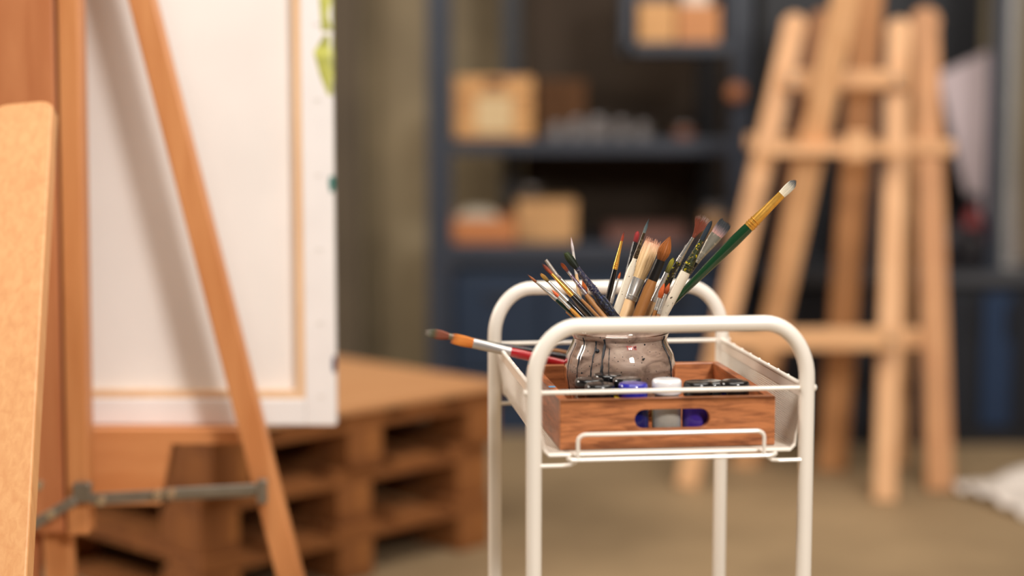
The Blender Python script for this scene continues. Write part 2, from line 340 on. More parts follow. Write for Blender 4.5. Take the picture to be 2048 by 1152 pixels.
# white sheet on the floor
g = ground(2010, 985); random.seed(5); m = MB(); vs = []; nx, ny = 14, 14
for j in range(ny+1):
    for i in range(nx+1):
        vs.append(((i/nx-.5)*.42, (j/ny-.5)*.38, .006+.035*max(0, math.sin(i*.45+j*.3))*(j/ny)+.02*math.sin(j*.9)**2))
m.add(vs, [(j*(nx+1)+i, j*(nx+1)+i+1, (j+1)*(nx+1)+i+1, (j+1)*(nx+1)+i) for j in range(ny) for i in range(nx)], True)
o = m.build('drop_sheet', plain('white_sheet', (236, 226, 216), rough=.85, bump=.3, scale=20)); o.location = (g.x+.10, g.y-.07, 0); o.rotation_euler = (0, 0, .3)
md = o.modifiers.new('thickness', 'SOLIDIFY'); md.thickness = .003; md.offset = 1
tag(o, 'crumpled white sheet lying on the floor at the right edge', 'sheet')

# ------------------------------------------------------------------ right-hand easels
pine = wood('easel_pine', (232, 184, 136), (212, 160, 112), 'z', .8)
pine_x = wood('easel_pine_rail', (232, 184, 136), (212, 160, 112), 'x', .8)
pine_d = wood('easel_shade_pine', (176, 122, 76), (146, 96, 56), 'z', .8)  # same pine, with the shade on the rear easel's left leg put into its colour
def bolt(parent, p, r=.008):
    MB().tube([Vector(p), Vector(p)+Vector((0, -.012, 0))], r, 10).build('wing_bolt', M('zinc', plain, (150, 145, 135), rough=.35, metal=.8), parent)
def limb(parent, name, p0, p1, w, d, mat, w1=None):
    L = Vector(parent.location)
    return MB().beam(p0-L, p1-L, w, d, (1, 0, 0), w1).build(name, mat, parent, bevel=.004)
e1 = empty('studio_easel', ground(1600, 975), label='front pine A-frame easel of the group at the right, with a tray ledge', cat='easel')
def leg(root, ut, vt, Yt, uf, vf, wpx, mat, name='leg', d=.024, topround=True):
    a = ground(uf, vf); b = at(ut, vt, Yt); limb(root, name, a+Vector((0, 0, .001)), b, PX(wpx, a.y), d, mat)
    if topround:
        L = Vector(root.location); r = PX(wpx/2, Yt); dv = (b-a).normalized()
        yy = Vector((0, 1, 0)); yy = (yy-dv*yy.dot(dv)).normalized()
        MB().tube([b-L-yy*d/2, b-L+yy*d/2], r*1.05, 20).build('leg_end', mat, root)
leg(e1, 1588, 52, 4.72, 1372, 975, 46, pine); leg(e1, 1797, 62, 4.72, 1769, 1003, 46, pine)
leg(e1, 1746, -120, 4.76, 1663, 942, 58, wood('easel_pine_half_shade', (190, 136, 88), (164, 112, 66), 'z', .8), 'rear_leg', topround=False)  # the rear leg's shade is put into this browner pine
leg(e1, 1716, -120, 4.44, 1486, 932, 50, pine, 'mast', topround=False)
L1 = Vector(e1.location)
def rail(root, u0, u1, v, Y0_, Y1_, hpx, d, mat, name='crossbar', dz=0):
    L = Vector(root.location); a = at(u0, v, Y0_); b = at(u1, v+dz, Y1_)
    return MB().beam(a-L, b-L, PX(hpx, a.y), d, (0, 0, 1)).build(name, mat, root, bevel=.004)
rail(e1, 1566, 1816, 158, 4.655, 4.655, 36, .022, pine_x); rail(e1, 1440, 1792, 678, 4.49, 4.49, 44, .022, pine_x)
rail(e1, 1530, 1800, 300, 4.58, 4.58, 22, .05, pine_x, 'ledge'); rail(e1, 1690, 1736, 292, 4.55, 4.55, 56, .02, pine_x, 'ledge_stop')
for u, v, y in ((1582, 158, 4.642), (1792, 158, 4.642), (1445, 678, 4.476), (1778, 678, 4.476)): bolt(e1, at(u, v, y)-L1)
e2 = empty('studio_easel', ground(1690, 955), label='rear pine easel of the group at the right, its wide ledge behind the front one', cat='easel')
leg(e2, 1645, 46, 4.95, 1506, 925, 50, pine_d); leg(e2, 1850, 44, 4.86, 1880, 982, 54, wood('easel_pine_soft_shade', (206, 152, 102), (186, 130, 84), 'z', .8)); leg(e2, 1818, 60, 5.0, 1800, 930, 34, pine, 'rear_leg')  # the right leg's mid tone has its shade mixed into the pine colour
rail(e2, 1492, 1905, 282, 4.80, 4.78, 28, .05, pine_x, 'ledge', 14); rail(e2, 1600, 1862, 170, 4.87, 4.86, 30, .02, pine_x); rail(e2, 1560, 1868, 676, 4.76, 4.70, 40, .02, pine_x)
L2 = Vector(e2.location)
for u, v, y in ((1855, 170, 4.846), (1864, 676, 4.69)): bolt(e2, at(u, v, y)-L2)

# ------------------------------------------------------------------ stack of pallets
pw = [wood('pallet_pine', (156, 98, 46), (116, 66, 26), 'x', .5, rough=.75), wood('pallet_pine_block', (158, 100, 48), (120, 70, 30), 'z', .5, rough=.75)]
PA = math.radians(46.5); PL, PW_, PH = 1.2, .84, .124
cx, cy = -.612, 3.42
ux = Vector((math.cos(PA), math.sin(PA), 0)); uy = Vector((-math.sin(PA), math.cos(PA), 0))
def pallet(k, dx, dy, label):                    # local x runs along the right-hand face, y along the left-hand one
    c = Vector((cx, cy, 0))+ux*dx+uy*dy
    root = empty('wooden_pallet', (c.x, c.y, k*(PH+.001)+.001), PA, label=label, cat='pallet', group='pallets in the stack')
    for i in range(3):
        x = (0, PW_/2-.05, PW_-.1)[i]
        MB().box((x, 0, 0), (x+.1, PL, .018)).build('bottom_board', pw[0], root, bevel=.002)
        for j in range(3):
            y = (0, PL/2-.07, PL-.14)[j]
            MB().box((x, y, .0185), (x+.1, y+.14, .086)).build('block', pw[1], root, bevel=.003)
    for j in range(3):
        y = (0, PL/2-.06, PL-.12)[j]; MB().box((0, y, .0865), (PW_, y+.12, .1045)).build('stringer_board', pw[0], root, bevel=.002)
    n = 5
    for i in range(n):
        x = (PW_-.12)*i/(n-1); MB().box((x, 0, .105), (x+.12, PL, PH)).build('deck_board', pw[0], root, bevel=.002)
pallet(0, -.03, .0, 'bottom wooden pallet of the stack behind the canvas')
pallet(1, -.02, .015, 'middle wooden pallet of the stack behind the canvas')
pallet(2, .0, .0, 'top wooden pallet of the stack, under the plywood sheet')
c = Vector((cx, cy, 0))+ux*-.012+uy*-.012
ply = MB().box((0, 0, 0), (PW_+.03, PL+.03, .014)).build('plywood_sheet', wood('plywood', (214, 160, 112), (196, 140, 92), 'x', .35, rough=.6), bevel=.002)
ply.location = (c.x, c.y, 3*(PH+.001)+.002); ply.rotation_euler = (0, 0, PA); tag(ply, 'smooth plywood sheet lying on top of the pallet stack', 'board')
# ------------------------------------------------------------------ left easel with its canvas
beech = wood('easel_beech', (214, 148, 94), (194, 124, 72), 'z', .7, rough=.45)
beech_l = wood('easel_beech_light', (228, 172, 116), (214, 152, 98), 'z', 2.6, rough=.5)
beech_r = wood('easel_beech_red', (200, 132, 86), (176, 106, 64), 'z', .7, rough=.45)
EY = 2.72
e3 = empty('h_frame_easel', (at(150, 900, EY).x, EY, 0), label='large orange beech studio easel seen from behind, holding the white canvas', cat='easel')
L3 = Vector(e3.location)
def line(u0, v0, Ya, u1, v1, Yb, ztop=None):
    a = at(u0, v0, Ya); b = at(u1, v1, Yb); d = b-a; return a, d
def ext(u0, v0, Ya, u1, v1, Yb, zt, zb_):
    a, d = line(u0, v0, Ya, u1, v1, Yb); return a+d*((zt-a.z)/d.z), a+d*((zb_-a.z)/d.z)
# diagonal side leg
t, b = ext(286, 0, EY+.02, 581, 1152, EY+.02, 1.75, 0.001); limb(e3, 'leg', b, t, PX(52, EY), .035, beech)
# broad mast: board, groove, outer bar
t, b = ext(45, 0, EY, 68, 1050, EY, 1.75, .25); b2 = at(70, 1062, EY); limb(e3, 'mast_board', Vector((b2.x, b2.y, b2.z)), t, PX(132, EY), .03, beech_r)
t, b = ext(112, 0, EY+.012, 128, 1050, EY+.012, 1.75, .25); b2 = at(130, 1055, EY+.012); limb(e3, 'mast_groove', b2, t, PX(26, EY), .012, wood('groove_wood', (150, 88, 44), (128, 70, 32), 'z', .7))
t, b = ext(143, 0, EY-.005, 163, 1060, EY-.005, 1.75, .25); b2 = at(163, 1064, EY-.005); limb(e3, 'mast_bar', b2, t, PX(44, EY), .045, beech)
t, b = ext(116, 1000, EY+.04, 122, 1152, EY+.04, .6, .001); limb(e3, 'lower_post', b, t, PX(56, EY), .035, beech)
t, b = ext(70, 1000, EY+.05, 66, 1152, EY+.05, .6, .001); limb(e3, 'lower_post', b, t, PX(30, EY), .03, beech_r)
# rear strut, nearest to the camera, rounded head
a = at(52, 232, 2.5); b = at(-2, 1152, 2.12); d = (b-a); b = a+d*((.001-a.z)/d.z)
dv = (b-a).normalized(); yy = Vector((0, 1, 0)); yy = (yy-dv*yy.dot(dv)).normalized(); xx = yy.cross(dv)
if xx.x < 0: xx = -xx
hw = PX(59, 2.5); hb_ = PX(56, 2.3); Ls = (b-a).length
prof = [(-hb_, Ls), (-hw, 0)]+[(-hw+.02-.02*math.cos(A), -.014*math.sin(A)) for A in (.4, .8, 1.2, 1.57)]+[(hw-.02+.02*math.cos(A), -.014*math.sin(A)) for A in (1.57, 1.2, .8, .4)]+[(hw, 0), (hb_, Ls)]
m = MB(); n = len(prof); vs = [a-L3+xx*px_+dv*pz+yy*s_*.015 for s_ in (-1, 1) for px_, pz in prof]
m.add(vs, [tuple(range(n)), tuple(range(2*n-1, n-1, -1))]+[(i, n+i, n+(i+1) % n, (i+1) % n) for i in range(n)]); m.build('rear_strut', beech_l, e3, bevel=.003)
# steel cross strut with brackets, knobs and the linkage to the left
zn = M('zinc', plain, (150, 145, 135), rough=.35, metal=.8)
def p3(u, v, Y): return at(u, v, Y)-L3
MB().beam(p3(182, 998, EY-.04), p3(528, 980, EY-.01), .018, .006, (0, 0, 1)).build('steel_strut', zn, e3, bevel=.001)
MB().beam(p3(332, 985, EY-.047), p3(530, 975, EY-.02), .014, .004, (0, 0, 1)).build('steel_strut', zn, e3, bevel=.001)
MB().box(tuple(p3(514, 1008, EY-.03)), tuple(p3(536, 956, EY-.01))).build('bracket', zn, e3, bevel=.002)
MB().box(tuple(p3(146, 1006, EY-.05)), tuple(p3(186, 962, EY-.03))).build('bracket', zn, e3, bevel=.002)
MB().beam(p3(150, 1000, EY-.05), p3(62, 1052, EY-.06), .016, .006, (0, 0, 1)).build('steel_link', zn, e3, bevel=.001)
for u, v in ((345, 984), (318, 986), (205, 1000), (105, 1026), (66, 1045), (80, 968)):
    q = p3(u, v, EY-.05); MB().tube([q, q+Vector((0, -.012, 0))], .0075, 12).build('bolt', M('bright_bolt', plain, (210, 196, 170), rough=.25, metal=.8), e3)
# lower tray bar that carries the canvas
CY = 2.86; cvz = at(400, 852, CY).z
ky = CY-.035; kp_ = [at(u, v, ky)-L3 for u, v in ((60, 857), (476, 859), (480, 889), (342, 889), (320, 1010), (60, 1010))]
m = MB(); n = len(kp_); m.add(kp_+[q+Vector((0, .022, 0)) for q in kp_], [tuple(range(n)), tuple(range(2*n-1, n-1, -1))]+[(i, n+i, n+(i+1) % n, (i+1) % n) for i in range(n)])
knb = wood('ledge_board', (216, 150, 96), (192, 122, 70), 'x', .5)
m.build('ledge_board', knb, e3, bevel=.002)
a = at(40, 862, CY-.01)-L3; b2 = at(476, 862, CY-.01)-L3
MB().box((a.x, ky+.0225-L3.y, a.z-.02), (b2.x, CY+.05-L3.y, cvz-L3.z-.001)).build('canvas_ledge', knb, e3, bevel=.002)

# canvas seen from the back
cv = empty('stretched_canvas', (at(672, 852, CY).x, CY, at(400, 852, CY).z), -.02, label='large white stretched canvas seen from its back, standing on the beech easel', cat='canvas')
Wc, Hc = PX(860, CY), 1.0
wh = plain('primed_canvas', (238, 234, 232), rough=.85, var=.03, scale=12); inn = plain('raw_canvas_back', (235, 231, 227), rough=.9, var=.03, scale=6)
bar = wood('stretcher_pine', (236, 202, 164), (222, 182, 142), 'z', .8)
MB().box((-Wc+.002, .026, .002), (-.002, .029, Hc-.002)).build('canvas_cloth', inn, cv)
BW = .052
MB().box((-BW, 0, 0), (0, .026, Hc)).build('wrapped_edge', wh, cv, bevel=.003)
MB().box((-Wc+BW, 0, 0), (-BW-.0002, .026, .046)).build('wrapped_edge', wh, cv, bevel=.003)
MB().box((-Wc, 0, 0), (-Wc+BW-.0002, .026, Hc)).build('wrapped_edge', wh, cv, bevel=.003)
MB().box((-BW-.014, .003, .058), (-BW-.0002, .0255, Hc)).build('stretcher_bar', bar, cv)
MB().box((-Wc+BW, .003, .0462), (-BW-.0002, .0255, .058)).build('stretcher_bar', bar, cv)
# staples down the fold and dried paint run over the edge
for k in range(6):
    MB().box((-.030, -.0012, .05+k*.125), (-.020, .0002, .052+k*.125)).build('staple', plain('painted_staple', (205, 200, 192)), cv)
def smear(name, pts, mat):
    m = MB(); r = [q[2] for q in pts]
    m.tube([(q[0], -.0005, q[1]) for q in pts], r, 10, True, .12, ref=(1, 0, 0)); m.build(name, mat, cv)
    m = MB(); m.tube([(.0003, .013, q[1]) for q in pts], [x*1.1 for x in r], 10, True, .12, ref=(0, 1, 0)); m.build(name, mat, cv)
yg = plain('yellow_green_paint', (188, 190, 96), rough=.4, var=.4, scale=50)
zz = lambda v: at(660, v, CY).z-cv.location.z
smear('paint_smear', [(-.014, zz(-60), .006), (-.010, zz(0), .010), (-.012, zz(30), .006), (-.008, zz(60), .009)], yg)
smear('paint_smear', [(-.008, zz(70), .004), (-.016, zz(105), .014), (-.010, zz(150), .010), (-.004, zz(190), .003)], yg)
smear('paint_smear', [(-.003, zz(352), .003), (-.003, zz(368), .005), (-.003, zz(385), .002)], plain('teal_paint', (30, 120, 112), rough=.4))
smear('paint_smear', [(-.002, zz(712), .002), (-.002, zz(730), .004), (-.002, zz(745), .002)], plain('navy_paint', (26, 34, 84), rough=.4))

# ------------------------------------------------------------------ trolley
TX, TY, TR = .18378, 1.9409, .12002
D, RZ_ = .4086, .7237
cream = plain('cream_powder_coat', (240, 232, 220), rough=.32, var=.02, scale=8, coat=.25)
tr = empty('metal_trolley', (TX, TY, 0), TR, label='cream powder coated metal trolley with rounded tube handles in the foreground', cat='trolley')
H, HT, R = .16, .80, .0092
def uframe(b, parent):
    ex, ez = .052, .066; pts = [(-H, b, .004), (-H, b, .3), (-H, b, HT-ez)]
    for k in range(1, 13):
        A = math.pi/2*k/12; pts.append((-H+ex*(1-math.cos(A)), b, HT-ez+ez*math.sin(A)))
    pts += [(-.05, b, HT), (.05, b, HT)]
    for k in range(0, 13):
        A = math.pi/2*k/12; pts.append((H-ex+ex*math.sin(A), b, HT-ez+ez*math.cos(A)))
    pts += [(H, b, .3), (H, b, .004)]
    MB().tube(pts, R, 24, ref=(0, 1, 0)).build('tube_frame', cream, parent)
uframe(0, tr); uframe(D, tr)
WR = .0026
for b in (-.0, D):
    m = MB(); m.tube([(-.168, b, RZ_), (0, b, RZ_), (.1665, b, RZ_)], WR, 10); m.ball((.168, b, RZ_), .0043); m.ball((-.168, b, RZ_), .0043); m.build('rail_wire', cream, tr)
for s in (-1, 1):
    MB().tube([(s*.1585, -.002, RZ_+.001), (s*.1585, D/2, RZ_+.001), (s*.1585, D+.002, RZ_+.001)], .0028, 10).build('rim_wire', cream, tr)
FZ = .6505
for b in (.003, D-.003):
    m = MB(); m.tube([(-.1475, b, FZ+.006), (-.142, b, FZ), (.142, b, FZ), (.1475, b, FZ+.006)], .0023, 8); m.build('edge_wire', cream, tr)
# support wire with its two hooks and the raised guard
for b, sg in ((-.004, 1), (D+.004, -1)):
    m = MB()
    def hook(s):
        P = [(s*.160, b, .6395), (s*.128, b, .6395), (s*.118, b, .6405), (s*.1135, b-.003*sg, .6435), (s*.117, b-.006*sg, .647), (s*.1225, b-.006*sg, .650)]
        return P
    L_ = hook(-1); m.tube(L_, .0023, 8)
    R_ = hook(1); m.tube(R_, .0023, 8)
    m.tube([(-.1225, b-.006*sg, .650), (-.12, b-.006*sg, .6478), (-.113, b-.006*sg, .6468), (.113, b-.006*sg, .6468), (.12, b-.006*sg, .6478), (.1225, b-.006*sg, .650)], .0024, 8)
    m.build('support_wire', cream, tr)
    if sg == 1:
        P = [(-.1105, b-.006, .648), (-.1105, b-.006, .668)]
        for k in range(1, 7):
            A = math.pi/2*k/6; P.append((-.1105+.009*(1-math.cos(A)), b-.006, .668+.008*math.sin(A)))
        P += [(0, b-.006, .676)]
        for k in range(0, 7):
            A = math.pi/2*k/6; P.append((.0985+.009*math.sin(A), b-.006, .668+.008*math.cos(A)))
        P += [(.1075, b-.006, .648)]
        MB().tube(P, .0023, 8, ref=(0, 1, 0)).build('guard_wire', cream, tr)
# woven mesh trough
prof = [(-.1575, .711), (-.1545, .69), (-.1495, .668)]
for k in range(0, 6):
    A = math.pi/2*k/5; prof.append((-.1485+.007*(1-math.cos(A)), .6590-.0075*math.sin(A)))
prof += [(-.09, .6512), (0, .6512)]
prof = prof+[(-x, z) for x, z in prof[::-1][1:]]
m = MB(); wt = .0004; pitch = .0024; vp = .0052; nb = int(D/vp)
def ribbon(m, pts, nrm_w, t):
    vs = []; N = len(pts)
    for p, (wx_, wy_, wz_), (nx_, ny_, nz_) in nrm_w:
        for a_, c_ in ((-1, -1), (1, -1), (1, 1), (-1, 1)):
            vs.append((p[0]+wx_*t*a_+nx_*t*c_, p[1]+wy_*t*a_+ny_*t*c_, p[2]+wz_*t*a_+nz_*t*c_))
    m.add(vs, [(i*4+k, i*4+(k+1) % 4, (i+1)*4+(k+1) % 4, (i+1)*4+k) for i in range(N-1) for k in range(4)])
PN = []
for i, (x, z) in enumerate(prof):
    x0, z0 = prof[max(0, i-1)]; x1, z1 = prof[min(len(prof)-1, i+1)]; l = math.hypot(x1-x0, z1-z0); PN.append((-(z1-z0)/l, (x1-x0)/l))
for j in range(1, nb):
    b = j*vp
    ribbon(m, prof, [((x, b, z), (0, 1, 0), (PN[i][0], 0, PN[i][1])) for i, (x, z) in enumerate(prof)], wt)
# long wires
seglen = [0]
for i in range(1, len(prof)): seglen.append(seglen[-1]+math.hypot(prof[i][0]-prof[i-1][0], prof[i][1]-prof[i-1][1]))
tot = seglen[-1]; q = pitch; 
while q < tot:
    i = max(k for k in range(len(prof)-1) if seglen[k] <= q); f_ = (q-seglen[i])/(seglen[i+1]-seglen[i])
    x = prof[i][0]+(prof[i+1][0]-prof[i][0])*f_; z = prof[i][1]+(prof[i+1][1]-prof[i][1])*f_; nx_, nz_ = PN[i]
    ribbon(m, [0, 1], [((x, b_, z), (nz_, 0, -nx_), (nx_, 0, nz_)) for b_ in (.002, D-.002)], wt); q += pitch
m.build('wire_mesh_basket', cream, tr)
for s in (-1, 1):      # plain strip that folds the mesh over the rim
    m = MB(); m.beam((s*.1575, .004, .7165), (s*.1575, D-.004, .7165), .011, .0016, (0, 0, 1)); m.build('rim_strip', cream, tr)
    m = MB()
    for k in range(9): m.ball((s*(.1588), .03+k*.044, .7262), .0022)
    m.build('weld_bead', cream, tr)
for b in (.004, D-.004):
    for pr in (prof[:9], prof[-9:]): MB().tube([(x, b, z) for x, z in pr], .0014, 6).build('edge_strip', cream, tr)

TM = Matrix.Translation((TX, TY, 0)) @ Matrix.Rotation(TR, 4, 'Z')
def T(a, b, z): return TM @ Vector((a, b, z))
# ------------------------------------------------------------------ acacia box
BXR = TR+math.radians(.4); BZ0 = .6522
bc = T(.0005, .1595, BZ0)
W2, D2, H2, TH = .128, .1375, .0585, .0105
bx = empty('wooden_box', bc, BXR, label='open reddish brown wooden box with slotted handles on the trolley', cat='box')
ac = wood('acacia', (198, 126, 78), (130, 74, 44), 'x', 4.2, rough=.38, lo=.30, hi=.58, al=5.5, coat=.15)
ac_y = wood('acacia_side', (176, 100, 56), (108, 56, 30), 'y', 4, rough=.38, lo=.30, hi=.62, al=5.5, coat=.15)
def slotted(y0, y1):
    hw, hh, cz, cx_ = .0445, .0115, .0340, .0045; n = 10; out = []
    for k in range(n+1): A = -math.pi/2+math.pi*k/n; out.append((cx_+hw-hh+hh*math.cos(A), cz+hh*math.sin(A)))
    for k in range(n+1): A = math.pi/2+math.pi*k/n; out.append((cx_-hw+hh+hh*math.cos(A), cz+hh*math.sin(A)))
    import bmesh
    bm = bmesh.new(); oc = [(-W2, 0), (W2, 0), (W2, H2), (-W2, H2)]
    def loop(pts, y): 
        vs = [bm.verts.new((x, y, z)) for x, z in pts]; return vs, [bm.edges.new((vs[i], vs[(i+1) % len(vs)])) for i in range(len(vs))]
    A_, ea = loop(oc, y0); B_, eb = loop(out, y0); bmesh.ops.triangle_fill(bm, use_beauty=True, edges=ea+eb, normal=(0, -1, 0))
    C_, ec = loop(oc, y1); D_, ed = loop(out, y1); bmesh.ops.triangle_fill(bm, use_beauty=True, edges=ec+ed, normal=(0, 1, 0))
    for P, Q in ((A_, C_), (B_, D_)):
        for i in range(len(P)): bm.faces.new((P[i], P[(i+1) % len(P)], Q[(i+1) % len(P)], Q[i]))
    bmesh.ops.recalc_face_normals(bm, faces=bm.faces)
    me = bpy.data.meshes.new('end_panel'); bm.to_mesh(me); bm.free(); me.materials.append(ac)
    o = bpy.data.objects.new('end_panel', me); COL.objects.link(o); o.parent = bx
    b = o.modifiers.new('bevel', 'BEVEL'); b.width = .0012; b.segments = 2; b.limit_method = 'ANGLE'
slotted(-D2, -D2+TH); slotted(D2-TH, D2)
for s in (-1, 1):
    xa, xb = (-W2, -W2+TH) if s < 0 else (W2-TH, W2)
    MB().box((xa, -D2+TH+.0002, 0), (xb, D2-TH-.0002, H2)).build('side_panel', ac_y, bx, bevel=.001)
MB().box((-W2+TH+.0002, -D2+TH+.0002, .001), (W2-TH-.0002, D2-TH-.0002, .006)).build('bottom_panel', ac_y, bx)
BF = BZ0+.0065
o = MB().box((-W2+.001, -.045, H2-.0001), (-W2+.009, -.036, H2+.0004)).build('paint_spot', plain('blue_paint', (90, 150, 190)), bx)
# ------------------------------------------------------------------ paint bottles
blackcap = plain('black_cap', (16, 16, 18), rough=.22, coat=.5)
def bottle(a, b, body, cap, label, capr=.0176, h=.0655, br=.0186, neck=None, white=False):
    p = T(a, b, BF); root = empty('paint_bottle', p, random.random()*3, label=label, cat='bottle', group='bottles of paint in the wooden box')
    sh = h-.0205
    MB().lathe([(br*.9, 0), (br, .002), (br, sh-.006), (br*.93, sh-.002), (capr*.8, sh), (capr*.8, sh+.003)], 36).build('body', body, root)
    m = MB(); z0 = sh+.0035 if not white else sh+.0045; cr = capr
    pr = [(cr*.97, z0), (cr, z0+.001), (cr, h-.004), (cr*.97, h-.0018), (cr*.9, h-.0004), (cr*.8, h), (cr*.3, h)]
    m.lathe(pr, 40)
    m.build('cap', cap, root)
    MB().tube([Vector((capr*.8*math.cos(A), capr*.8*math.sin(A), sh+.0035)) for A in [2*math.pi*k/24 for k in range(25)]], .0012, 6, False).build('neck_ring', body, root)
def paint(n, c, **k): return plain(n, c, rough=.18, coat=.6, **k)
bottle(-.0745, .0550, paint('orange_paint_body', (216, 92, 34)), blackcap, 'paint bottle with black cap and orange body, leftmost at the front of the box')
bottle(-.0345, .0550, paint('ultramarine_body', (24, 26, 96)), paint('blue_cap', (44, 44, 158)), 'paint bottle with bright blue cap and dark blue body')
bottle(.0060, .0550, paint('silver_paint_body', (170, 166, 156), var=.2), paint('white_cap', (238, 238, 240)), 'grey paint bottle with the only white cap, taller than its neighbours', h=.0695, br=.0172)
bottle(.0442, .0560, paint('purple_body', (64, 42, 140)), blackcap, 'purple paint bottle with black cap right of the white capped one')
bottle(.0885, .0570, paint('dark_green_body', (26, 48, 40)), blackcap, 'paint bottle with black cap in the right front corner of the box')
bottle(-.0805, .0935, paint('brown_body', (88, 50, 30)), blackcap, 'black capped paint bottle in the second row, far left')
bottle(-.0345, .0930, paint('yellow_body', (214, 180, 40)), blackcap, 'yellow paint bottle with black cap behind the blue capped one')
bottle(-.0520, .1270, paint('grey_body', (90, 90, 92)), blackcap, 'black capped paint bottle touching the front of the glass jar')
bottle(.0690, .0900, paint('charcoal_body', (60, 60, 62)), paint('grey_cap', (70, 72, 72)), 'grey capped paint bottle behind and between the two right black caps', h=.0600)

# ------------------------------------------------------------------ glass jar
JA, JB = -.0215, .2125
jc = T(JA, JB, BF); RJ = .0690
jar = empty('glass_jar', jc, 0, label='round murky glass jar full of paintbrushes, streaked with dark paint runs', cat='jar')
def zr(z): return z-jc.z
outp = [(.030, 0.0), (.046, .0015), (.0535, .008), (.0620, .020), (.0688, .036), (.0714, zr(.712)), (.0708, zr(.724)), (.0680, zr(.737)), (.0618, zr(.748)), (.0597, zr(.7535)), (.0593, zr(.757)), (.0615, zr(.7600)), (.0622, zr(.764)), (.0600, zr(.7665)), (.0590, zr(.770)), (.0598, zr(.773)), (.0585, zr(.7745))]
inp = [(r-.0028, max(z, .004)) for r, z in outp[::-1]]; inp[-1] = (.001, .004); 
m, t, b = newmat('stained_glass')
tc = t.nodes.new('ShaderNodeTexCoord')
b.inputs['Base Color'].default_value = (.96, .94, .92, 1); b.inputs['Roughness'].default_value = .03; b.inputs['Transmission Weight'].default_value = 1; b.inputs['IOR'].default_value = 1.45
jm = m
mb = MB(); mb.lathe(outp+inp, 64, cap=True); g_ = mb.build('glass_shell', jm, jar)
# dirty residue lining the inside
m, t, b = newmat('paint_water_residue'); tc = t.nodes.new('ShaderNodeTexCoord')
mp = t.nodes.new('ShaderNodeMapping'); mp.inputs['Rotation'].default_value = (.3, .9, 0); mp.inputs['Scale'].default_value = (26, 26, 60); t.links.new(tc.outputs['Object'], mp.inputs[0])
n = t.nodes.new('ShaderNodeTexNoise'); n.inputs['Scale'].default_value = 1; n.inputs['Detail'].default_value = 5; n.inputs['Distortion'].default_value = 1.2; t.links.new(mp.outputs[0], n.inputs['Vector'])
r = t.nodes.new('ShaderNodeValToRGB'); e = r.color_ramp.elements; e.new(.5); e[0].position = .3; e[1].position = .52; e[2].position = .75
e[0].color = lin((134, 108, 94)); e[1].color = lin((208, 180, 162)); e[2].color = lin((238, 218, 202))
t.links.new(n.outputs['Fac'], r.inputs[0]); t.links.new(r.outputs[0], b.inputs['Base Color']); b.inputs['Roughness'].default_value = .4
n2 = t.nodes.new('ShaderNodeTexNoise'); n2.inputs['Scale'].default_value = 330; n2.inputs['Detail'].default_value = 1; t.links.new(tc.outputs['Object'], n2.inputs['Vector'])
r2 = t.nodes.new('ShaderNodeValToRGB'); r2.color_ramp.elements[0].position = .71; r2.color_ramp.elements[1].position = .75; r2.color_ramp.elements[0].color = (0, 0, 0, 1); r2.color_ramp.elements[1].color = (1, 1, 1, 1)
t.links.new(n2.outputs['Fac'], r2.inputs[0])
mx = t.nodes.new('ShaderNodeMix'); mx.data_type = 'RGBA'; mx.inputs[7].default_value = lin((28, 24, 24)); t.links.new(r2.outputs[0], mx.inputs[0]); t.links.new(r.outputs[0], mx.inputs[6]); t.links.new(mx.outputs[2], b.inputs['Base Color'])
res = [(max(.001, r_-.0031), z_+.0045 if i < 2 else z_) for i, (r_, z_) in enumerate(outp[:15])]
res_in = [(max(.001, r_-.0012), z_+(.0005 if i == 14 else .0)) for i, (r_, z_) in [(k, res[k]) for k in range(14, 1, -1)]]
MB().lathe(res+res_in, 64, cap=False).build('paint_residue', m, jar)
RP = outp
def jr(z):
    for i in range(len(RP)-1):
        if RP[i][1] <= z <= RP[i+1][1]: f_ = (z-RP[i][1])/max(1e-6, RP[i+1][1]-RP[i][1]); return RP[i][0]+(RP[i+1][0]-RP[i][0])*f_
    return RP[-1][0]
# dark runs and spots of paint on the outside; angle from the camera-facing side
inkm = plain('dried_dark_paint', (26, 28, 34), rough=.5)
random.seed(11)
def jp(x, z, off=.0003):          # point on the jar's front at sideways offset x (m)
    r_ = jr(z)+off; s = max(-.985, min(.985, x/.069)); A = math.asin(s)-math.atan2(jc.x, jc.y)
    return Vector((r_*math.sin(A), -r_*math.cos(A), z))
runs = ((-.0510, .103, .020, .0007), (-.0335, .100, .012, .0009), (-.0215, .103, .02, .0013), (-.0140, .092, .035, .0005), (.0615, .104, .03, .0010), (-.0630, .094, .03, .0004))
for x, zt, zb_, wd in runs:
    pts = []; z = zt; xx_ = x
    while z > zb_: pts.append(jp(xx_, z)); z -= .003; xx_ += random.uniform(-.0003, .0003)
    MB().tube(pts, [wd*random.uniform(.55, 1.5) for _ in pts], 6, True).build('paint_run', inkm, jar)
m = MB()
for k in range(46):
    x = random.uniform(-.062, .064); z = random.uniform(.015, .095); m.ball(tuple(jp(x, z, 0)), random.uniform(.0003, .0009), 5)
for x, z, r_ in ((-.031, .088, .0028), (.030, .079, .0014), (-.046, .060, .0013), (.012, .053, .0025), (.015, .048, .002), (.002, .05, .0015), (.022, .093, .0016), (.036, .096, .0012)):
    m.ball(tuple(jp(x, z, -r_*.5)), r_, 6)
m.build('paint_spots', inkm, jar)
fc = bpy.data.curves.new('lettering', 'FONT'); fc.body = 'TIVE'; fc.size = .0072; fc.extrude = .0001; fc.align_x = 'CENTER'
fo = bpy.data.objects.new('lettering', fc); me = bpy.data.meshes.new_from_object(fo); bpy.data.objects.remove(fo)
me.materials.append(plain('red_print', (200, 30, 34), rough=.5))
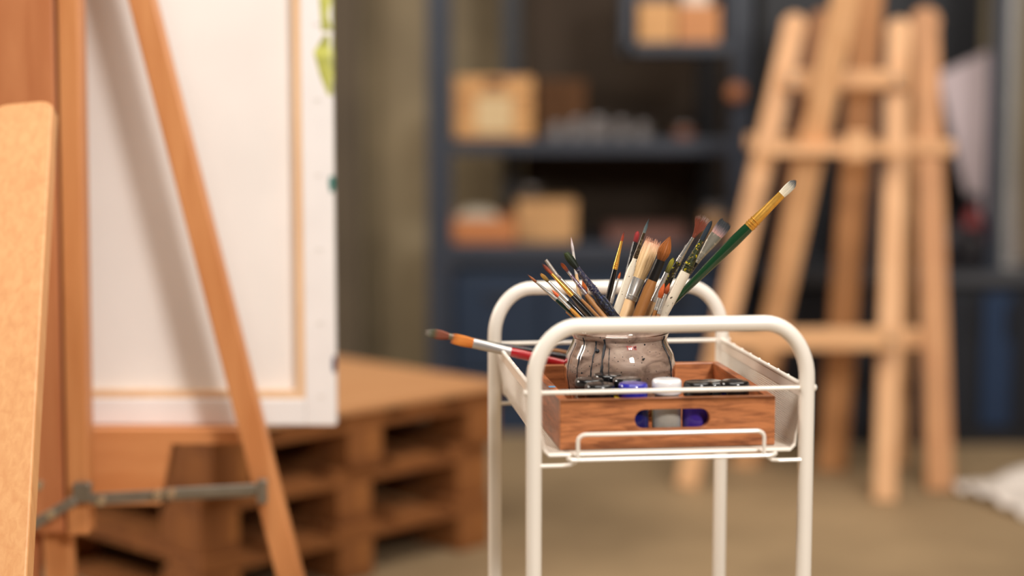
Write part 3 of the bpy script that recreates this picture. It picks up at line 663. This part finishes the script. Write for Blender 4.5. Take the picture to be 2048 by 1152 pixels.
A0 = math.asin(.0165/.069)-math.atan2(jc.x, jc.y); zt = zr(.7490)
for v in me.vertices:
    z = zt+v.co.y; r_ = jr(z)+.0004+v.co.z; A = A0+v.co.x/r_; v.co = (r_*math.sin(A), -r_*math.cos(A), z)
lo = bpy.data.objects.new('lettering', me); COL.objects.link(lo); lo.parent = jar

# ------------------------------------------------------------------ paint brushes
silver = plain('silver_ferrule', (214, 212, 208), rough=.25, metal=.75, var=.08, scale=200)
gold = plain('gold_ferrule', (244, 184, 84), rough=.27, metal=.72, var=.1, scale=200)
def bristles(style, r0, ry, L, wt_, seed, n=90):
    random.seed(seed); m = MB()
    if style == 'fan':
        for k in range(75):
            s = random.uniform(-1, 1); A = s*.42+random.uniform(-.03, .03); l = L*random.uniform(.88, 1.03)*(1-.10*s*s)
            x0 = s*r0*.8; y0 = random.uniform(-1, 1)*ry*.5; dx, dz = math.sin(A)*l, math.cos(A)*l
            pts = [(x0+dx*q*(.35+.65*q), y0*(1-q*.4), dz*q) for q in (0, .3, .6, 1)]
            m.tube(pts, [.00042, .0004, .00032, .00008], 4, False)
        m.lathe([(r0, ry, -.002), (r0*1.3, ry*.8, L*.18), (r0*1.2, ry*.3, L*.28)], 16)
        return m
    prof = {'round': [(0, 1), (.25, 1.12), (.5, .9), (.75, .5), (.92, .2), (1, .05)], 'mop': [(0, .85), (.18, 1.25), (.38, 1.42), (.6, 1.1), (.8, .58), (.94, .25), (1, .06)],
            'flat': [(0, 1), (.3, wt_), (.6, wt_*1.02), (.88, wt_*.98), (.95, wt_*.9)], 'filbert': [(0, 1), (.3, wt_), (.6, wt_), (.82, wt_*.82), (.93, wt_*.5), (.98, wt_*.2)],
            'splay': [(0, 1), (.3, wt_*.95), (.6, wt_), (.85, wt_*.75), (.93, wt_*.4)]}[style]
    pt = []
    for q, f_ in prof:
        fy = f_ if style in ('round', 'mop') else (1-.72*q)
        pt.append((r0*f_*.93, ry*fy*.9, L*q*.97))
    m.lathe([(pt[0][0], pt[0][1], -.002)]+pt, 20)
    def width(q):
        for i in range(len(prof)-1):
            if prof[i][0] <= q <= prof[i+1][0]: return prof[i][1]+(prof[i+1][1]-prof[i][1])*(q-prof[i][0])/(prof[i+1][0]-prof[i][0])
        return prof[-1][1]
    jag = .05 if style in ('flat', 'splay') else .04
    for k in range(n):
        A = random.uniform(0, 2*math.pi); rr = math.sqrt(random.random()) if k % 3 == 0 else 1.0
        qe = random.uniform(.82, 1.0+jag) if style in ('flat', 'splay') else random.uniform(.7, 1.02)
        pts = []; jx = random.uniform(-.06, .06)*r0
        for q in (0, .3, .55, .8, 1):
            Q = q*qe; wv = width(min(Q, .999)); fy = wv if style in ('round', 'mop') else (1-.72*min(1, Q))
            pts.append((r0*wv*rr*math.cos(A)+jx*q*2, ry*fy*rr*math.sin(A), L*Q))
        hr = max(.00012, r0*.055); m.tube(pts, [hr, hr, hr, hr*.8, hr*.25], 4, False)
    return m
JC = Vector((jc.x, jc.y))
def place(base, tip, name, label, group, roll=0):
    z = (tip-base).normalized(); x = z.cross(Vector((0, 1, 0))).normalized(); y = z.cross(x)
    R_ = Matrix((x, y, z)).transposed().to_4x4()
    o = bpy.data.objects.new(name, None); COL.objects.link(o); o.empty_display_size = .02
    o.matrix_world = Matrix.Translation(base) @ R_ @ Matrix.Rotation(roll, 4, 'Z')
    tag(o, label, 'brush', group); return o
def brush(label, tip, bend, fer, ent, wb, wf, we, style, bcol, fm, hm, yt=0, ye=0, flat=1.0, wtip=1.0, bulge=1.0, base=None, ring=True, group='paintbrushes in the glass jar', seed=1, name='paint_brush', roll=0):
    YJ = jc.y
    Pt = at(tip[0], tip[1], YJ+yt); Pe = at(ent[0], ent[1], YJ+ye); d = (Pe-Pt).normalized()
    def k(p):   # distance from the tip along the brush of an image point
        return (Vector(p)-Vector(tip)).length/(Vector(ent)-Vector(tip)).length*(Pe-Pt).length
    if base: B = at(base[0], base[1], YJ+base[2]); 
    else:
        B = Pe.copy(); r_e = PX(we/2, YJ); s = 0
        while True:
            q = Pe+d*s; z = q.z-jc.z
            if z < .012+r_e or s > .2: break
            lim = jr(max(.0, min(z, .110)))-.0062-r_e
            if s > .012 and (q.xy-JC).length > lim: break
            B = q; s += .002
    Ltot = (Pt-B).length; lb, lf = k(bend), k(fer); le = k(ent)
    o = place(B, Pt, name, label, group, roll)
    sc = YJ/F; rb, rf, re = wb*sc/2, wf*sc/2, we*sc/2
    zf = Ltot-lf; zb2 = Ltot-lb; ze = max(.01, Ltot-le)
    # handle
    pr = [(re*.45, 0), (re*.75, .003), (re*.9, .01)]
    pr += [(re, min(ze, zf*.6))] if zf > .03 else []
    pr += [(max(re, rf)*bulge, zf*.8+pr[-1][1]*.2), (rf*1.0, zf-.004), (rf*.93, zf+.002)]
    zs = [p[1] for p in pr]
    for i in range(1, len(pr)):
        if pr[i][1] <= pr[i-1][1]: pr[i] = (pr[i][0], pr[i-1][1]+.0005)
    MB().lathe(pr, 20).build('handle', hm, o)
    # ferrule
    ry = rb*flat; Lf = zb2-zf
    if fm:
        n = 12; pf = []
        for i in range(n+1):
            q = i/n; e_ = q*q*(3-2*q)
            pf.append((rf+(rb-rf)*e_, rf+(ry-rf)*e_, zf+Lf*q))
        m = MB(); m.lathe(pf, 24)
        if ring:
            for q in (.06, .12, .2): m.tube([(rf*1.03*math.cos(A), rf*1.03*math.sin(A), zf+Lf*q) for A in [2*math.pi*j/20 for j in range(21)]], rf*.09+.0001, 6, False)
        m.build('ferrule', fm, o)
    if bcol:
        Lb = Ltot-zb2
        bm_ = zramp('bristle_colour', bcol, 0, Lb)
        h = bristles(style, rb*.93, ry*.93, Lb, wtip, seed, 40 if rb < .004 else 110).build('bristles', bm_, o); h.location = (0, 0, zb2)
    return o
P = plain
hb = P('black_lacquer', (14, 14, 16), rough=.2, coat=.6, var=.3)
hdg = P('dark_green_lacquer', (8, 52, 44), rough=.2, coat=.6)
hgr = P('green_lacquer', (22, 58, 34), rough=.18, coat=.8, var=.06, scale=14)
hw_ = splatter('cream_speckled', (226, 214, 192), [(70, 56, 40)], .66, 300)
tan = wood('handle_wood', (206, 152, 96), (180, 122, 70), 'z', 2.)
pale = wood('pale_handle_wood', (232, 196, 148), (216, 174, 124), 'z', 2.)
dwood = wood('brown_handle_wood', (176, 122, 66), (140, 88, 42), 'z', 2.)
navy = splatter('navy_crusted', (16, 20, 32), [(30, 44, 92), (70, 76, 90)], .58, 320)
red = P('red_lacquer', (178, 16, 28), rough=.22, coat=.7)
brown_b = [(0, (142, 84, 46)), (.6, (170, 102, 58)), (1, (92, 52, 30))]
orange_b = [(0, (196, 92, 30)), (.7, (222, 118, 46)), (1, (150, 56, 20))]
brush('small round brush with silver ferrule and dark green handle, leftmost in the jar', (1055, 549), (1074, 563), (1111, 602), (1160, 641), 5, 8, 9, 'round', brown_b, silver, hdg, -.02, -.035, seed=2)
brush('small brush with olive gold bristles and black handle, second from the left rim', (1081, 547), (1096, 564), (1134, 603), (1170, 637), 6, 9, 10, 'splay', [(0, (92, 74, 30)), (.5, (150, 112, 40)), (1, (196, 140, 60))], silver, hb, -.035, -.043, wtip=1.4, seed=3)
brush('gold ferruled brush with red brown hairs and black handle at the left', (1085, 528), (1102, 549), (1142, 593), (1184, 634), 6, 10, 12, 'splay', [(0, (176, 84, 40)), (.6, (140, 60, 34)), (1, (90, 40, 30))], gold, hb, -.02, -.02, wtip=1.3, seed=4)
o = brush('brush stuck upside down, showing only its rounded grey handle end', (1091, 519), (1092, 520), (1094, 522), (1178, 640), 7, 7, 7, 'round', None, None, P('grey_translucent', (150, 140, 130), rough=.3, coat=.4), .015, .0)
brush('brush with purple stained ferrule and plain wood handle', (1122, 526), (1131, 545), (1170, 590), (1209, 634), 6, 9, 11, 'splay', [(0, (120, 70, 70)), (.5, (190, 96, 44)), (1, (160, 70, 30))], splatter('purple_silver', (186, 180, 178), [(120, 96, 120)], .55, 200, metal=.5), tan, -.03, -.032, wtip=1.2, seed=5)
brush('pale tipped thin brush with silver ferrule and wood handle behind the gold one', (1112, 548), (1122, 557), (1161, 600), (1197, 637), 6, 9, 10, 'round', [(0, (170, 150, 150)), (1, (210, 200, 196))], silver, tan, .0, -.005, seed=6)
brush('short brush with a bright orange tip low at the left', (1103, 579), (1115, 594), (1140, 617), (1163, 640), 6, 7, 8, 'round', [(0, (226, 104, 60)), (1, (236, 130, 80))], silver, P('ochre_lacquer', (200, 138, 52), rough=.3, coat=.4), -.052, -.05, seed=7)
brush('thin white tipped brush with white ferrule and bare wood handle', (1142, 474), (1145, 503), (1150, 548), (1166, 640), 5, 6, 8, 'round', [(0, (200, 190, 190)), (.5, (236, 226, 226)), (1, (226, 190, 190))], P('white_metal', (220, 214, 208), rough=.3, coat=.4), pale, .02, .02, seed=8)
brush('navy brush crusted with dried paint, dark green hairs splayed to the left', (1129, 503), (1156, 533), (1195, 583), (1232, 638), 11, 15, 19, 'splay', [(0, (18, 24, 18)), (.5, (30, 40, 22)), (1, (70, 84, 40))], splatter('navy_ferrule', (62, 62, 84), [(24, 30, 70), (120, 116, 120)], .55, 260, metal=.3), navy, -.045, -.03, wtip=1.5, bulge=1.1, seed=9)
brush('small round brush with an orange brown teardrop tip low in the middle left', (1165, 556), (1169, 587), (1178, 612), (1184, 640), 8, 8, 8, 'mop', [(0, (110, 50, 20)), (.6, (206, 104, 36)), (1, (120, 50, 20))], P('dark_ferrule', (80, 62, 44), rough=.3, metal=.5), dwood, .01, .01, seed=10)
brush('upright brush with thin red pointed tip, gold ferrule and black handle', (1248, 463), (1243, 482), (1227, 538), (1207, 634), 5, 10, 11, 'round', [(0, (160, 66, 36)), (.5, (160, 62, 38)), (1, (80, 34, 28))], gold, hb, .0, -.01, seed=11)
brush('red tipped dark brush half hidden behind the cream handled one', (1276, 462), (1269, 484), (1262, 508), (1232, 640), 10, 10, 10, 'filbert', [(0, (120, 24, 24)), (1, (170, 40, 42))], hb, hb, .07, .045, seed=12)
brush('cream handled brush with dark ferrule and grey teal hairs, behind the gold one', (1298, 437), (1287, 465), (1267, 515), (1229, 634), 6, 10, 16, 'round', [(0, (120, 130, 128)), (.5, (84, 100, 104)), (1, (20, 26, 30))], splatter('bronze_crusted', (70, 56, 40), [(120, 104, 76)], .55, 260, metal=.4), hw_, -.03, -.028, seed=13)
brush('thin silver brush with tiny orange tip beside the upright gold one', (1241, 544), (1238, 557), (1221, 606), (1211, 640), 4, 8, 9, 'round', orange_b, silver, hb, .03, .03, seed=14)
brush('broad hog brush with long cream bristles, silver ferrule and rounded wood handle', (1307, 480), (1276, 556), (1260, 600), (1245, 638), 28, 25, 28, 'flat', [(0, (214, 184, 136)), (.6, (232, 200, 154)), (.85, (236, 196, 160)), (1, (226, 160, 130))], silver, pale, .012, .0, flat=.6, wtip=1.16, bulge=1.15, seed=15)
brush('round mop brush with pointed brown hair, black collar and tan wood handle', (1340, 473), (1324, 521), (1308, 561), (1275, 636), 19, 20, 23, 'mop', [(0, (120, 66, 26)), (.5, (168, 98, 42)), (1, (150, 84, 36))], P('black_collar', (20, 18, 18), rough=.35), dwood, -.03, -.03, flat=1, ring=False, seed=16)
brush('fan brush with spread red brown hairs and silver ferrule', (1412, 434), (1380, 470), (1346, 516), (1296, 620), 6, 11, 12, 'fan', [(0, (120, 56, 34)), (.75, (128, 66, 48)), (1, (170, 150, 146))], silver, splatter('black_yellow', (22, 22, 20), [(150, 140, 30)], .58, 260), -.006, .0, flat=.5, seed=17)
brush('slim silver brush speckled with yellow green paint behind the fan brush', (1376, 488), (1368, 502), (1340, 552), (1300, 640), 9, 11, 12, 'splay', [(0, (60, 56, 40)), (1, (190, 184, 180))], splatter('yellow_silver', (150, 146, 140), [(170, 160, 30), (24, 26, 24)], .52, 240, metal=.4), hb, .035, .03, seed=18)
brush('filbert brush with blue black hairs, olive paint crusted ferrule and cream speckled handle', (1424, 440), (1402, 479), (1368, 541), (1324, 636), 10, 21, 17, 'filbert', [(0, (36, 46, 56)), (.6, (40, 52, 64)), (1, (14, 18, 24))], splatter('olive_crusted', (44, 50, 26), [(196, 176, 30), (14, 16, 12), (150, 120, 70)], .62, 190, coat=.5), hw_, -.045, -.043, flat=.8, seed=19)
brush('flat brush with grey black bristles, pink at the root, flared silver ferrule', (1453, 443), (1434, 470), (1392, 524), (1322, 622), 25, 10, 11, 'flat', [(0, (196, 150, 140)), (.3, (140, 120, 120)), (.6, (60, 62, 66)), (1, (34, 38, 42))], splatter('pewter', (160, 154, 140), [(196, 186, 166)], .6, 200, metal=.7), hb, .03, .03, flat=.3, wtip=1.12, seed=20)
brush('long thick green handled brush with gold ferrule and white bristles, tallest in the jar', (1592, 361), (1564, 389), (1497, 453), (1346, 604), 17, 22, 13, 'filbert', [(0, (226, 214, 190)), (.55, (206, 198, 180)), (.78, (110, 108, 104)), (1, (40, 42, 46))], gold, hgr, .0, .01, flat=.45, wtip=1.1, bulge=1.04, seed=21)
brush('small brush with teardrop orange tip and silver ferrule, low right of the mop brush', (1329, 566), (1321, 596), (1312, 620), (1305, 640), 9, 8, 8, 'mop', [(0, (180, 84, 30)), (1, (214, 100, 40))], silver, dwood, -.052, -.05, seed=22)
brush('second little orange tipped brush touching the cream speckled handle', (1339, 566), (1333, 588), (1318, 628), (1313, 642), 7, 8, 8, 'mop', [(0, (120, 50, 20)), (1, (206, 96, 36))], silver, dwood, -.056, -.053, seed=23)
brush('short brush with pale wood handle and bright silver ferrule beside the mop brush', (1347, 516), (1335, 546), (1306, 603), (1289, 640), 10, 13, 16, 'splay', [(0, (70, 66, 30)), (1, (170, 160, 40))], silver, pale, -.015, -.018, seed=24)
brush('flat navy handle pointing up between the hog brush and the mop brush', (1300, 562), (1299, 564), (1298, 566), (1248, 636), 16, 16, 20, 'round', None, None, P('navy_lacquer', (20, 24, 42), rough=.25, coat=.5), .028, .02)
o = brush('stub of an ochre wooden handle at the left rim of the jar', (1136, 620), (1137, 621), (1138, 622), (1166, 645), 15, 15, 15, 'round', None, None, P('ochre_wood', (196, 136, 62), rough=.4), .0, -.008)
GL = 'brushes lying over the left side of the box'
brush('red handled flat brush with orange hairs lying over the left rim of the box', (904, 677), (946, 688), (1021, 706), (1130, 730), 21, 20, 17, 'flat', [(0, (206, 118, 30)), (.7, (222, 140, 52)), (1, (196, 110, 40))], P('satin_silver', (196, 192, 190), rough=.3, metal=.7), red, .094, .096, flat=.55, wtip=1.12, base=(1345, 778, .098), group=GL, ring=False, seed=30)
brush('old black handled brush with splayed brown and green hairs behind the red handled one', (852, 665), (898, 671), (996, 690), (1130, 713), 14, 11, 14, 'splay', [(0, (130, 62, 34)), (.45, (140, 74, 48)), (.7, (74, 80, 50)), (1, (150, 140, 130))], splatter('stained_pewter', (110, 104, 84), [(60, 70, 40), (150, 60, 90)], .6, 200, metal=.3), splatter('black_pink', (16, 16, 20), [(110, 40, 70), (60, 50, 60)], .62, 180), .114, .114, flat=.7, wtip=1.55, base=(1250, 735, .114), group=GL, ring=False, seed=31)
brush('plain brown wooden handle lying behind the red and black handled brushes', (1102, 700), (1103, 700), (1104, 701), (1140, 708), 10, 10, 10, 'round', None, None, dwood, .13, .13, base=(1250, 728, .13), group=GL, seed=32)
